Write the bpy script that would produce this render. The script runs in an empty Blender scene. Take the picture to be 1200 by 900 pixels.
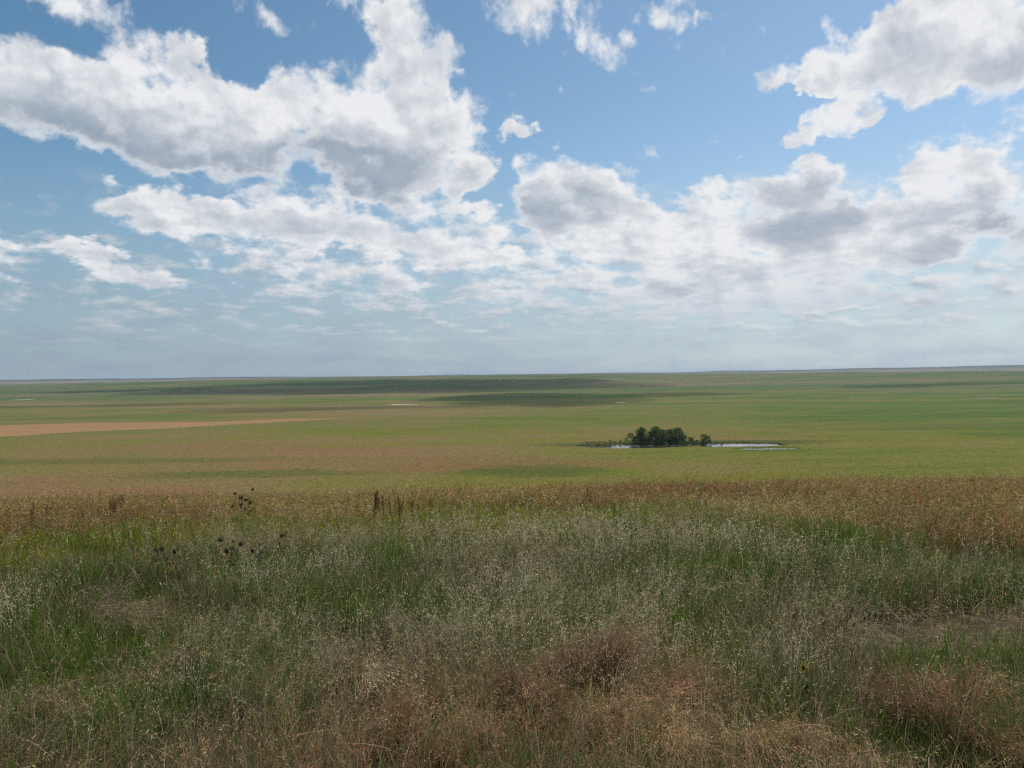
import bpy, bmesh, math, random
import numpy as np
from mathutils import Vector, Matrix, Euler

SC = bpy.context.scene
COL = SC.collection
RNG = np.random.default_rng(11)
random.seed(5)
rad = math.radians

# ------------------------------------------------------------------ camera frame (used only to place world things from bearings)
CAM_Z = 1.6
PITCH, ROLL, FPX = 0.70, -0.70, 906.0
CAM_M = Matrix.Rotation(rad(90 - PITCH), 3, 'X') @ Matrix.Rotation(rad(ROLL), 3, 'Z')

def bearing(px, py):
    """azimuth, elevation (degrees) of a sight line in the 1200x900 photograph"""
    d = (CAM_M @ Vector(((px - 600) / FPX, (450 - py) / FPX, -1))).normalized()
    return math.degrees(math.atan2(d.x, d.y)), math.degrees(math.asin(d.z))

# ------------------------------------------------------------------ tagging helpers
def tag(o, label=None, cat=None, group=None, kind=None):
    if label: o['label'] = label
    if cat: o['category'] = cat
    if group: o['group'] = group
    if kind: o['kind'] = kind
    return o

def empty(name, loc, rz=0.0):
    o = bpy.data.objects.new(name, None)
    o.empty_display_size = 0.1
    COL.objects.link(o)
    o.location = loc
    o.rotation_euler = (0, 0, rz)
    return o

def mesh_np(name, verts, quads, material, cols=None, parent=None, smooth=False):
    me = bpy.data.meshes.new(name)
    v = np.asarray(verts, np.float32); q = np.asarray(quads, np.int32)
    n = q.shape[1]
    me.vertices.add(len(v)); me.vertices.foreach_set('co', v.ravel())
    me.loops.add(q.size); me.loops.foreach_set('vertex_index', q.ravel())
    me.polygons.add(len(q))
    me.polygons.foreach_set('loop_start', np.arange(0, q.size, n, dtype=np.int32))
    me.update(calc_edges=True)
    if cols is not None:
        a = me.color_attributes.new('tint', 'FLOAT_COLOR', 'POINT')
        c = np.ones((len(v), 4), np.float32); c[:, :3] = cols
        a.data.foreach_set('color', c.ravel())
    if smooth:
        me.polygons.foreach_set('use_smooth', np.ones(len(q), bool))
    me.materials.append(material)
    o = bpy.data.objects.new(name, me)
    COL.objects.link(o)
    if parent: o.parent = parent
    return o

def bm_obj(name, bm, material, parent=None, smooth=True):
    me = bpy.data.meshes.new(name)
    bm.to_mesh(me); bm.free()
    if smooth:
        for p in me.polygons: p.use_smooth = True
    me.materials.append(material)
    o = bpy.data.objects.new(name, me)
    COL.objects.link(o)
    if parent: o.parent = parent
    return o

# ------------------------------------------------------------------ numpy value noise
def _hash(ix, iy, seed):
    h = (ix.astype(np.int64) * 374761393 + iy.astype(np.int64) * 668265263 + seed * 974634211) & 0x7fffffff
    h = ((h ^ (h >> 13)) * 1274126177) & 0x7fffffff
    h = (h ^ (h >> 16)) & 0xffff
    return h / 65535.0

def vnoise(x, y, seed=0):
    x = np.asarray(x, float); y = np.asarray(y, float)
    ix = np.floor(x); iy = np.floor(y); fx = x - ix; fy = y - iy
    u = fx * fx * fx * (fx * (fx * 6 - 15) + 10); v = fy * fy * fy * (fy * (fy * 6 - 15) + 10)
    a = _hash(ix, iy, seed); b = _hash(ix + 1, iy, seed); c = _hash(ix, iy + 1, seed); d = _hash(ix + 1, iy + 1, seed)
    return (a * (1 - u) + b * u) * (1 - v) + (c * (1 - u) + d * u) * v

def fbm(x, y, seed=0, octs=4):
    s = 0; amp = 0.5; t = 0
    for k in range(octs):
        s = s + amp * vnoise(x * 2 ** k + 17.3 * k, y * 2 ** k - 9.1 * k, seed + k); t += amp; amp *= 0.5
    return s / t

def sstep(a, b, x):
    t = np.clip((x - a) / (b - a), 0, 1)
    return t * t * (3 - 2 * t)

# ------------------------------------------------------------------ terrain
POND_Z = -26.25
# ellipses of the pond bed: cx, cy, rx, ry
POND = [(47, 290, 15, 4.0), (70, 298, 24, 3.6), (85, 293, 15, 7.0), (58, 298, 26, 3.4), (60, 292.5, 5, 2.5), (91, 278, 10, 3.2)]
FARPOND = [(452, 738, 13, 6.5)]
FARPOND_Z = -25.6

def pond_mask(x, y, grow=0.0):
    m = np.zeros(np.shape(x))
    w = (fbm(x / 5.0, y / 3.0, 77, 3) - 0.5) * 0.5
    for cx, cy, rx, ry in POND:
        q = np.sqrt(((x - cx) / (rx + grow)) ** 2 + ((y - cy) / (ry + grow)) ** 2) + w
        m = np.maximum(m, sstep(1.25, 0.85, q))
    return m

def ground_z(x, y):
    x = np.asarray(x, float); y = np.asarray(y, float)
    r = np.hypot(x, y) + 1e-6
    az = np.degrees(np.arctan2(x, y))
    a = np.interp(np.clip(az, -40, 40), [-40, -33, -12, 5, 20, 33, 40], [.0034, .0036, .0046, .0044, .0036, .0029, .0027])
    a = np.where(np.abs(az) > 60, a + (0.0012 - a) * sstep(60, 110, np.abs(az)), a)
    r1 = 0.1 / a
    hill = np.where(r < r1, -a * r * r, -a * r1 * r1 - 0.2 * (r - r1))
    hill = hill + (fbm(x / 2.2, y / 2.2, 5, 3) - 0.5) * 0.16 * sstep(30, 14, r) + (fbm(x / 7, y / 7, 6, 2) - 0.5) * 0.22 * sstep(0, 6, r) * sstep(40, 20, r)
    # the plain
    pl = -26.0 + (fbm(x / 170, y / 110, 21, 3) - 0.5) * 4.2 * sstep(150, 420, r)
    pl = pl + (fbm(x / 40, y / 26, 22, 3) - 0.5) * 0.8
    pl = pl + 1.5 * np.exp(-((x - 2) / 26) ** 2 - ((y - 226) / 16) ** 2)
    flat = np.maximum.reduce([np.exp(-(((x - 70) / 75) ** 2 + ((y - 292) / 40) ** 2) ** 2)])
    pl = pl * (1 - flat) + (-26.05) * flat
    rise_to = np.interp(az, [-50, -34, -27, -18, -8, 6, 16, 34, 50], [-15, -12, -9, -3.5, -1.0, -1.6, -4.5, -5.5, -5])
    start = np.interp(az, [-40, -15, 0, 40], [1500, 1300, 1150, 900])
    ridge_r = 2500 + 260 * np.sin(rad(1) * az * 7) + 500 * (fbm(az / 6, az * 0, 31, 2) - 0.5)
    rise = sstep(start, ridge_r, r)
    wav = (fbm(x / 700, y / 420, 33, 3) - 0.5)
    top = rise_to + wav * 5
    pl = pl + (top + 26) * rise * (1 - 0.55 * sstep(ridge_r * 1.02, ridge_r * 1.55, r))
    pl = pl + wav * 4.0 * sstep(600, 1200, r) * (1 - rise)
    # far country and blue hills
    far_t = np.interp(az, [-40, -33, -24, -10, 0, 12, 22, 27, 33, 40], [10, 10, 7, 2, 4, 6, 12, 20, 26, 26])
    far_t = far_t + (fbm(az / 4.0, r / 4000, 41, 4) - 0.5) * 18
    f = sstep(3900, 7200, r)
    pl = pl * (1 - f) + far_t * f
    fl2 = np.exp(-(((x - 452) / 70) ** 2 + ((y - 738) / 60) ** 2) ** 2)
    pl = pl * (1 - fl2) + (FARPOND_Z + 0.15) * fl2
    k = 3.0
    h = np.clip(0.5 + 0.5 * (hill - pl) / k, 0, 1)
    z = pl * (1 - h) + hill * h + k * h * (1 - h)
    z = z - 1.0 * pond_mask(x, y)
    for cx, cy, rx, ry in FARPOND:
        z = z - 1.0 * sstep(1.2, 0.9, np.hypot((x - cx) / rx, (y - cy) / ry))
    return z

def gz(x, y):
    return float(ground_z(np.array([x]), np.array([y]))[0])

def on_plain(px, py, z=-26.0):
    """where a sight line meets the level z"""
    az, el = bearing(px, py)
    d = (CAM_Z - z) / math.tan(rad(-el))
    return d * math.sin(rad(az)), d * math.cos(rad(az))

# ------------------------------------------------------------------ node helper
class NT:
    def __init__(s, tree): s.t = tree; s.t.nodes.clear()
    def n(s, typ, **kw):
        nd = s.t.nodes.new(typ)
        for k, v in kw.items():
            if k.startswith('i_'): s.set(nd.inputs[int(k[2:])], v)
            else: setattr(nd, k, v)
        return nd
    def set(s, inp, v):
        if isinstance(v, bpy.types.NodeSocket): s.t.links.new(v, inp)
        elif v is not None: inp.default_value = v
    def math(s, op, a, b=None, c=None, clamp=False):
        nd = s.n('ShaderNodeMath', operation=op, use_clamp=clamp)
        for i, v in enumerate((a, b, c)): s.set(nd.inputs[i], v)
        return nd.outputs[0]
    def vec(s, op, a, b=None, c=None):
        nd = s.n('ShaderNodeVectorMath', operation=op)
        for i, v in enumerate((a, b, c)):
            if i < len(nd.inputs): s.set(nd.inputs[i], v)
        return nd.outputs['Value'] if op in ('DOT_PRODUCT', 'LENGTH') else nd.outputs[0]
    def noise(s, v, scale, detail=4, rough=0.55, dim='3D', color=False, lac=2.0):
        nd = s.n('ShaderNodeTexNoise', noise_dimensions=dim)
        s.set(nd.inputs['Vector'], v)
        nd.inputs['Scale'].default_value = scale; nd.inputs['Detail'].default_value = detail
        nd.inputs['Roughness'].default_value = rough; nd.inputs['Lacunarity'].default_value = lac
        return nd.outputs['Color' if color else 'Fac']
    def mix(s, f, a, b):
        nd = s.n('ShaderNodeMix', data_type='RGBA')
        s.set(nd.inputs[0], f)
        for i, v in ((6, a), (7, b)):
            if isinstance(v, tuple) and len(v) == 3: v = (*v, 1)
            s.set(nd.inputs[i], v)
        return nd.outputs[2]
    def ss(s, x, a, b, lo=0.0, hi=1.0):
        nd = s.n('ShaderNodeMapRange', interpolation_type='SMOOTHSTEP')
        s.set(nd.inputs[0], x)
        for i, v in ((1, a), (2, b), (3, lo), (4, hi)): s.set(nd.inputs[i], v)
        return nd.outputs[0]
    def lin(s, x, a, b, lo=0.0, hi=1.0):
        nd = s.n('ShaderNodeMapRange')
        s.set(nd.inputs[0], x)
        for i, v in ((1, a), (2, b), (3, lo), (4, hi)): s.set(nd.inputs[i], v)
        return nd.outputs[0]
    def ramp(s, f, pts):
        nd = s.n('ShaderNodeValToRGB')
        s.set(nd.inputs[0], f)
        e = nd.color_ramp.elements
        while len(e) < len(pts): e.new(0.5)
        for el, (p, c) in zip(e, pts): el.position = p; el.color = (*c, 1)
        return nd.outputs[0]

def new_mat(name):
    m = bpy.data.materials.new(name); m.use_nodes = True
    return m, NT(m.node_tree)

def leaf_material(name, translucent=0.35, rough=0.55, attr=True, color=(.1, .1, .05), spec=0.25):
    m, N = new_mat(name)
    if attr: c = N.n('ShaderNodeVertexColor', layer_name='tint').outputs[0]
    else: c = N.n('ShaderNodeRGB').outputs[0]; c.default_value = (*color, 1)
    p = N.n('ShaderNodeBsdfPrincipled')
    N.set(p.inputs['Base Color'], c); p.inputs['Roughness'].default_value = rough
    p.inputs['Specular IOR Level'].default_value = spec
    t = N.n('ShaderNodeBsdfTranslucent'); N.set(t.inputs[0], c)
    mx = N.n('ShaderNodeMixShader'); mx.inputs[0].default_value = translucent
    N.t.links.new(p.outputs[0], mx.inputs[1]); N.t.links.new(t.outputs[0], mx.inputs[2])
    o = N.n('ShaderNodeOutputMaterial'); N.t.links.new(mx.outputs[0], o.inputs[0])
    return m

def plain_material(name, color, rough=0.8, var=0.25, scale=30):
    m, N = new_mat(name)
    tc = N.n('ShaderNodeTexCoord').outputs['Object']
    f = N.noise(tc, scale, 5)
    c = N.mix(f, tuple(k * (1 - var) for k in color), tuple(k * (1 + var) for k in color))
    p = N.n('ShaderNodeBsdfPrincipled'); N.set(p.inputs['Base Color'], c); p.inputs['Roughness'].default_value = rough
    p.inputs['Specular IOR Level'].default_value = 0.2
    o = N.n('ShaderNodeOutputMaterial'); N.t.links.new(p.outputs[0], o.inputs[0])
    return m

# ------------------------------------------------------------------ sky
SUN_EL, SUN_AZ = 57.0, 48.0
def build_world():
    w = bpy.data.worlds.new('World'); SC.world = w; w.use_nodes = True
    N = NT(w.node_tree)
    d = N.n('ShaderNodeTexCoord').outputs['Generated']
    sky = N.n('ShaderNodeTexSky', sky_type='NISHITA', sun_disc=False, sun_elevation=rad(SUN_EL), sun_rotation=rad(SUN_AZ),
              altitude=900, air_density=1.0, dust_density=0.6, ozone_density=1.6)
    sep = N.n('ShaderNodeSeparateXYZ'); N.set(sep.inputs[0], d)
    az = N.math('MULTIPLY', N.math('ARCTAN2', sep.outputs[0], sep.outputs[1]), 57.29578)
    el = N.math('MULTIPLY', N.math('ARCSINE', sep.outputs[2]), 57.29578)
    cmb = N.n('ShaderNodeCombineXYZ'); N.set(cmb.inputs[0], az); N.set(cmb.inputs[1], el)
    P0 = cmb.outputs[0]
    # cloud decks look flatter towards the horizon
    le = N.math('MULTIPLY', N.math('LOGARITHM', N.math('ADD', N.math('MAXIMUM', el, 0.0), 5.0), 2.718281828), 26.0)
    cn = N.n('ShaderNodeCombineXYZ'); N.set(cn.inputs[0], az); N.set(cn.inputs[1], le)
    Q = cn.outputs[0]
    w1 = N.vec('SUBTRACT', N.noise(Q, 0.16, 2, 0.5, '2D', True), (0.5, 0.5, 0.5))
    w2 = N.vec('SUBTRACT', N.noise(Q, 0.55, 3, 0.6, '2D', True), (0.5, 0.5, 0.5))
    P = N.vec('ADD', P0, N.vec('ADD', N.vec('MULTIPLY', w1, (5.0, 2.4, 0)), N.vec('MULTIPLY', w2, (2.6, 1.9, 0))))

    def blobs(lst, src):
        """sum of soft ellipses; the running sum rides in the z of the vector, so that the shader works through them one after another"""
        V = N.vec('MULTIPLY', src, (1, 1, 0))
        for px, py, rx, ry, rot, wt in lst:
            a, e = bearing(px, py)
            k = 57.3 / FPX
            mp = N.n('ShaderNodeMapping', vector_type='TEXTURE')
            N.set(mp.inputs[0], V)
            mp.inputs['Location'].default_value = (a, e, 0)
            mp.inputs['Rotation'].default_value = (0, 0, rad(rot))
            mp.inputs['Scale'].default_value = (rx * k, ry * k, 1e6)
            r2 = N.vec('DOT_PRODUCT', mp.outputs[0], mp.outputs[0])
            v = N.math('MAXIMUM', N.math('MULTIPLY_ADD', r2, -abs(wt), abs(wt)), 0.0)
            c = N.n('ShaderNodeCombineXYZ'); N.set(c.inputs[2], v)
            V = N.vec('ADD' if wt > 0 else 'SUBTRACT', V, c.outputs[0])
        o = N.n('ShaderNodeSeparateXYZ'); N.set(o.inputs[0], V)
        return o.outputs[2]
    # px, py, rx, ry, rotation, weight (bearings of the cloud masses over this prairie)
    dens = [
        (110, 12, 120, 36, -22, .95), (215, 66, 60, 26, -25, .6), (30, 112, 140, 56, -8, 1), (170, 130, 150, 62, -12, 1),
        (250, 175, 110, 45, -10, .8), (345, 122, 85, 52, 0, 1), (400, 170, 200, 55, -5, 1), (470, 85, 85, 95, -30, 1),
        (520, 150, 95, 75, -10, 1), (430, 15, 70, 30, -35, .8), (470, 200, 120, 35, 0, .8),
        (180, 250, 130, 30, -5, .8), (310, 258, 160, 44, -5, .78), (440, 258, 170, 48, -3, .85), (500, 295, 120, 32, -3, .6),
        (300, 300, 120, 25, 0, .55), (430, 335, 170, 32, 0, .5),
        (45, 292, 75, 18, 0, .75), (150, 320, 58, 19, -8, .95), (5, 332, 40, 16, 0, .7), (60, 368, 150, 24, 0, .4), (265, 378, 110, 20, 0, .4),
        (551, 243, 26, 15, 0, .9), (155, 208, 40, 28, -30, .5), (312, 12, 62, 18, -12, .6),
        (610, 18, 62, 52, -20, .85), (712, 48, 78, 30, -48, .85), (792, 16, 50, 19, 0, .65),
        (925, 90, 50, 27, 12, .95), (1000, 64, 80, 42, 15, 1), (1085, 50, 95, 55, -5, 1), (1165, 80, 90, 66, -15, 1), (1180, 8, 90, 45, 0, .9),
        (985, 141, 58, 34, 14, 1),
        (665, 222, 95, 52, -5, 1), (735, 260, 150, 50, -8, .9), (765, 212, 60, 14, -18, .5), (940, 240, 98, 60, 0, 1.0), (1115, 195, 60, 36, -10, .8),
        (1150, 240, 130, 62, 0, 1), (850, 270, 130, 60, 0, .75), (640, 300, 130, 40, 0, .7), (1040, 280, 110, 45, 0, .7),
        (900, 325, 330, 45, 0, .62), (720, 352, 330, 34, 0, .5), (1050, 370, 330, 40, 0, .45),
    ]
    dens += [(605, 150, 22, 12, 0, .8), (640, 165, 14, 8, 0, .7), (1050, 150, 30, 14, 10, .6), (700, 175, 22, 9, 0, .6), (95, 290, 40, 12, 0, .7), (840, 20, 18, 9, 0, .6), (955, 35, 16, 22, 30, .5), (575, 300, 40, 16, 0, .6), (650, 105, 14, 8, 0, .5)]
    dark = [
        (440, 195, 125, 42, -3, 1), (515, 65, 60, 55, -30, .6), (330, 195, 160, 34, 0, .75), (150, 168, 180, 40, -12, .65), (380, 275, 200, 26, 0, .42), (30, 140, 140, 40, 0, .45),
        (1060, 72, 80, 42, 0, .6), (1185, 98, 65, 42, 0, .85),
        (660, 248, 105, 32, 0, .9), (938, 256, 88, 46, 0, 1), (1155, 268, 110, 42, 0, 1), (860, 325, 140, 15, 0, .55), (1075, 322, 90, 15, 0, .6),
        (1010, 352, 75, 10, 0, .5), (780, 335, 70, 14, 0, .4),
    ]
    dens += [(1045, 158, 50, 24, 15, -.9), (905, 145, 42, 34, 0, -.9), (850, 185, 70, 20, 10, -.6), (45, 215, 95, 30, 0, -.8), (275, 75, 45, 28, -20, -.7), (600, 215, 22, 40, 0, -.5), (975, 180, 80, 14, 0, -.7), (935, 116, 40, 12, 0, -.5)]
    S = blobs(dens, P)
    # weather outside the picture
    aaz = N.math('ABSOLUTE', az)
    out = N.math('MAXIMUM', N.ss(aaz, 36, 50), N.ss(el, 30, 42))
    S = N.math('MULTIPLY_ADD', out, 0.45, S)
    S = N.math('MINIMUM', S, 1.2)
    fb = N.noise(Q, 0.31, 9, 0.545, '2D')
    fs = N.noise(N.vec('ADD', Q, (0.26, 0.40, 0)), 0.31, 6, 0.545, '2D')
    big = N.noise(N.vec('ADD', Q, (31.7, 11.2, 0)), 0.1, 2, 0.5, '2D')
    # cauliflower billows
    wq = N.vec('SUBTRACT', N.noise(Q, 0.9, 4, 0.6, '2D', True), (0.5, 0.5, 0.5))
    V = N.vec('ADD', Q, N.vec('MULTIPLY', wq, (1.7, 1.7, 0)))
    def puff(v):
        nd = N.n('ShaderNodeTexVoronoi', voronoi_dimensions='2D', feature='F1', normalize=True)
        N.set(nd.inputs['Vector'], v); nd.inputs['Scale'].default_value = 0.33; nd.inputs['Detail'].default_value = 2.5
        nd.inputs['Roughness'].default_value = 0.5; nd.inputs['Lacunarity'].default_value = 2.3
        return N.math('SUBTRACT', 1.0, nd.outputs['Distance'])
    h0 = puff(V); h1 = puff(N.vec('ADD', V, (0.35, 0.55, 0)))
    D = N.math('ADD', S, N.math('MULTIPLY_ADD', fb, 2.2, -1.10))
    D = N.math('ADD', D, N.math('MULTIPLY_ADD', big, 0.8, -0.40))
    D = N.math('ADD', D, N.math('MULTIPLY_ADD', h0, 0.9, -0.62))
    D = N.math('SUBTRACT', D, CLOUD_THR)
    alpha = N.ss(D, -0.20, 0.48)
    thick = N.ss(D, 0.15, 0.85)
    dk = N.math('MINIMUM', blobs(dark, P), 1.0)
    sl = N.noise(N.vec('ADD', Q, (0.9, 1.6, 0)), 0.30, 3, 0.5, '2D')
    s0 = N.noise(Q, 0.30, 3, 0.5, '2D')
    relief = N.math('ADD', N.math('MULTIPLY', N.math('SUBTRACT', h0, h1), 0.8), N.math('MULTIPLY', N.math('SUBTRACT', s0, sl), 0.9))
    relief = N.math('ADD', relief, N.math('MULTIPLY', N.math('SUBTRACT', fb, fs), 0.9))
    relief = N.math('MULTIPLY', relief, N.math('MULTIPLY_ADD', dk, -0.75, 1.0))
    lum = N.math('MULTIPLY_ADD', thick, -0.13, 1.0)
    dkm = N.math('MULTIPLY', dk, N.ss(D, 0.0, 0.8))
    lum = N.math('MULTIPLY_ADD', dkm, -0.67, lum)
    lum = N.math('ADD', lum, relief)
    # sunnier side to the right
    lum = N.math('ADD', lum, N.lin(az, -35, 35, -0.11, 0.05))
    lum = N.math('MINIMUM', N.math('MAXIMUM', lum, 0.0), 1.0)
    ccol = N.mix(lum, CLOUD_GREY, CLOUD_WHITE)
    base = N.vec('MULTIPLY', sky.outputs[0], SKY_GAIN)
    side = N.n('ShaderNodeCombineXYZ')
    N.set(side.inputs[0], N.lin(az, -34, 22, 0.74, 1.22)); N.set(side.inputs[1], N.lin(az, -34, 22, 0.92, 1.18)); N.set(side.inputs[2], N.lin(az, -34, 22, 0.88, 1.04))
    base = N.vec('MULTIPLY', base, side.outputs[0])
    # pale veil low over the horizon
    veil_c = N.mix(N.ss(az, -36, 34), VEIL_L, VEIL_R)
    veil = N.ss(el, -1.0, 18.5, 0.97, 0.0)
    veil_n = N.noise(Q, 0.2, 5, 0.55, '2D')
    veil = N.math('MULTIPLY', veil, N.lin(veil_n, 0.3, 0.7, 0.85, 1.08), clamp=True)
    skyc = N.mix(veil, base, veil_c)
    cl = N.mix(N.math('MULTIPLY', N.ss(el, 0.5, 9.0, 1.0, 0.0), 0.9), ccol, veil_c)
    am = N.math('MULTIPLY', alpha, N.ss(el, 0.8, 6.0, 0.0, 1.0))
    # thin distant decks low down, drawn out by distance
    cd = N.n('ShaderNodeCombineXYZ'); N.set(cd.inputs[0], az); N.set(cd.inputs[1], N.math('MULTIPLY', le, 1.25))
    deck = N.noise(cd.outputs[0], 0.30, 8, 0.60, '2D')
    dlit = N.math('SUBTRACT', deck, N.noise(N.vec('ADD', cd.outputs[0], (0.3, 0.9, 0)), 0.30, 5, 0.58, '2D'))
    da = N.math('MULTIPLY', N.ss(deck, N.lin(az, -34, 20, .50, .40), N.lin(az, -34, 20, .72, .62)), N.math('MULTIPLY', N.ss(el, 1.2, 4.5), N.ss(el, 15.0, 8.0)))
    dcol = N.mix(N.math('MULTIPLY_ADD', dlit, 2.4, 0.55, clamp=True), VEIL_L, N.mix(N.lin(az, -34, 20), (5.6, 6.1, 6.5), (7.8, 7.9, 8.1)))
    skyc = N.mix(N.math('MULTIPLY', da, 0.8), skyc, dcol)
    fin = N.mix(am, skyc, cl)
    bg = N.n('ShaderNodeBackground'); N.set(bg.inputs[0], fin); bg.inputs[1].default_value = 0.1
    o = N.n('ShaderNodeOutputWorld'); N.t.links.new(bg.outputs[0], o.inputs[0])
    w.cycles.sampling_method = 'NONE'

CLOUD_THR = 0.50
SKY_GAIN = (1.04, 1.12, 1.16)
CLOUD_WHITE = (8.4, 8.5, 8.7)
CLOUD_GREY = (2.75, 3.5, 4.5)
VEIL_L = (3.05, 3.85, 4.75)
VEIL_R = (4.95, 5.75, 6.5)
build_world()

sun = bpy.data.lights.new('sun', 'SUN'); sun.energy = 3.6; sun.angle = rad(0.53); sun.color = (1, .93, .82)
so = bpy.data.objects.new('sun', sun); COL.objects.link(so)
SUN = Vector((math.sin(rad(SUN_AZ)) * math.cos(rad(SUN_EL)), math.cos(rad(SUN_AZ)) * math.cos(rad(SUN_EL)), math.sin(rad(SUN_EL))))
so.rotation_euler = SUN.to_track_quat('Z', 'Y').to_euler()
so.location = (50, -50, 100)

# ------------------------------------------------------------------ ground sheet
def ground_material():
    m, N = new_mat('prairie_ground')
    pos = N.n('ShaderNodeNewGeometry').outputs['Position']
    sep = N.n('ShaderNodeSeparateXYZ'); N.set(sep.inputs[0], pos)
    X, Y = sep.outputs[0], sep.outputs[1]
    flat = N.n('ShaderNodeCombineXYZ'); N.set(flat.inputs[0], X); N.set(flat.inputs[1], Y)
    P = flat.outputs[0]
    R = N.vec('LENGTH', P)
    Ps = N.vec('MULTIPLY', P, (0.36, 1.0, 1.0))          # vegetation bands lie along the slope contours
    n300 = N.noise(Ps, 1 / 260, 4, 0.55, '2D'); n60 = N.noise(Ps, 1 / 55, 5, 0.6, '2D')
    n12 = N.noise(Ps, 1 / 13, 5, 0.62, '2D'); n2 = N.noise(P, 1 / 2.2, 4, 0.65, '2D')
    mixn = N.math('ADD', N.math('MULTIPLY', n300, 0.48), N.math('ADD', N.math('MULTIPLY', n60, 0.42), N.math('MULTIPLY', n12, 0.20)))
    # grass communities: green -> olive -> tan -> rust
    near = N.ramp(mixn, [(0.40, (.078, .110, .014)), (0.48, (.130, .135, .022)), (0.54, (.155, .134, .036)), (0.61, (.178, .128, .050)), (0.69, (.20, .115, .054))])
    mid = N.ramp(mixn, [(0.40, (.056, .108, .018)), (0.50, (.098, .128, .026)), (0.57, (.136, .132, .040)), (0.66, (.185, .136, .060))])
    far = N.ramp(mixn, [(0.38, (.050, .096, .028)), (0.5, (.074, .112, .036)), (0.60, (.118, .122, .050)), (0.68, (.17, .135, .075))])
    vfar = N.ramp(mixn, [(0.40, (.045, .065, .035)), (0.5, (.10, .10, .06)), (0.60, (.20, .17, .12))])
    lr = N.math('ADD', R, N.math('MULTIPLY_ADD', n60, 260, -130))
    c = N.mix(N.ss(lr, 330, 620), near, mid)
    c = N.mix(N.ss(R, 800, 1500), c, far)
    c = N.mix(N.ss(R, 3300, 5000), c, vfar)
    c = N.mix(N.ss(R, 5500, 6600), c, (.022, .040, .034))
    wob = N.math('MULTIPLY_ADD', n12, 22, -11)
    Xw = N.math('ADD', X, N.math('MULTIPLY_ADD', n60, 60, -30)); Yw = N.math('ADD', Y, wob)
    def patch(cx, cy, rx, ry, soft=0.5):
        q = N.math('ADD', N.math('POWER', N.math('DIVIDE', N.math('SUBTRACT', Xw, cx), rx), 2), N.math('POWER', N.math('DIVIDE', N.math('SUBTRACT', Yw, cy), ry), 2))
        return N.ss(q, 1.0 + soft, 1.0 - soft)
    # lush yellow-green swales and the rust collar of the low mound
    for cx, cy, rx, ry, col, k in YPATCH:
        c = N.mix(N.math('MULTIPLY', patch(cx, cy, rx, ry, 0.7), k), c, col)
    # harvested strip on the left
    e1 = N.math('SUBTRACT', N.math('ADD', Y, N.math('MULTIPLY_ADD', n12, 8, -4)), N.math('MULTIPLY_ADD', X, 0.585, 560.0))       # near edge line
    e2 = N.math('SUBTRACT', N.math('MULTIPLY_ADD', X, 0.07, 513.0), N.math('ADD', Y, N.math('MULTIPLY_ADD', n12, 8, -4)))        # far edge line
    st = N.math('MULTIPLY', N.ss(e1, -3, 6), N.ss(e2, -3, 6))
    st = N.math('MULTIPLY', st, N.ss(X, -95, -130))
    stc = N.mix(n12, (.265, .150, .070), (.335, .200, .098))
    c = N.mix(N.math('MULTIPLY', st, 0.92), c, stc)
    # pale bare spots far out
    for cx, cy, rx, ry in BARE:
        c = N.mix(patch(cx, cy, rx, ry, 0.35), c, (.46, .42, .32))
    # pond margin: dark sedge and mud
    # tussock mottle
    mot = N.lin(n2, 0.3, 0.7, 0.82, 1.15)
    mot2 = N.lin(N.noise(P, 1 / 0.55, 3, 0.6, '2D'), 0.3, 0.7, 0.8, 1.2)
    c = N.vec('SCALE', c, None); sc = c.node; N.set(sc.inputs['Scale'], N.math('MULTIPLY', mot, mot2))
    # thatch and bare earth under the near grass
    th = N.ramp(N.noise(pos, 9, 6, 0.65), [(0.3, (.045, .034, .022)), (0.5, (.085, .064, .040)), (0.68, (.15, .12, .085))])
    c = N.mix(N.ss(R, 22, 60), th, c)
    p = N.n('ShaderNodeBsdfPrincipled'); N.set(p.inputs['Base Color'], c); p.inputs['Roughness'].default_value = 0.95
    p.inputs['Specular IOR Level'].default_value = 0.05
    bp = N.n('ShaderNodeBump'); bp.inputs['Strength'].default_value = 0.5; bp.inputs['Distance'].default_value = 0.25
    N.set(bp.inputs['Height'], N.math('ADD', n2, N.noise(P, 1 / 0.6, 3, 0.6, '2D')))
    N.set(p.inputs['Normal'], bp.outputs[0])
    o = N.n('ShaderNodeOutputMaterial'); N.t.links.new(p.outputs[0], o.inputs[0])
    return m

YG = (.135, .130, .016); GR = (.072, .095, .016); RU = (.180, .108, .042)
YPATCH = [(0, 232, 34, 15, RU, .75), (2, 214, 22, 8, GR, .8), (145, 305, 60, 9, YG, .8), (60, 205, 24, 7, YG, .8), (-40, 320, 70, 14, YG, .35),
          (30, 340, 40, 12, YG, .7), (180, 262, 32, 4, YG, .7), (-70, 222, 40, 8, GR, .6), (150, 375, 110, 9, RU, .35), (-140, 265, 70, 10, GR, .5), (110, 182, 20, 7, YG, .8),
          (70, 303, 62, 12, (.05, .065, .02), .75), (-12, 660, 34, 2.5, (.03, .055, .02), .9), (-330, 560, 60, 4, (.035, .055, .02), .8), (30, 196, 60, 6, YG, .6), (-95, 300, 60, 7, RU, .5), (-30, 258, 55, 6, RU, .5), (90, 335, 60, 6, RU, .4)]
BARE = [(-100, 745, 14, 5), (102, 735, 8, 4), (-690, 1085, 16, 10)]

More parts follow.
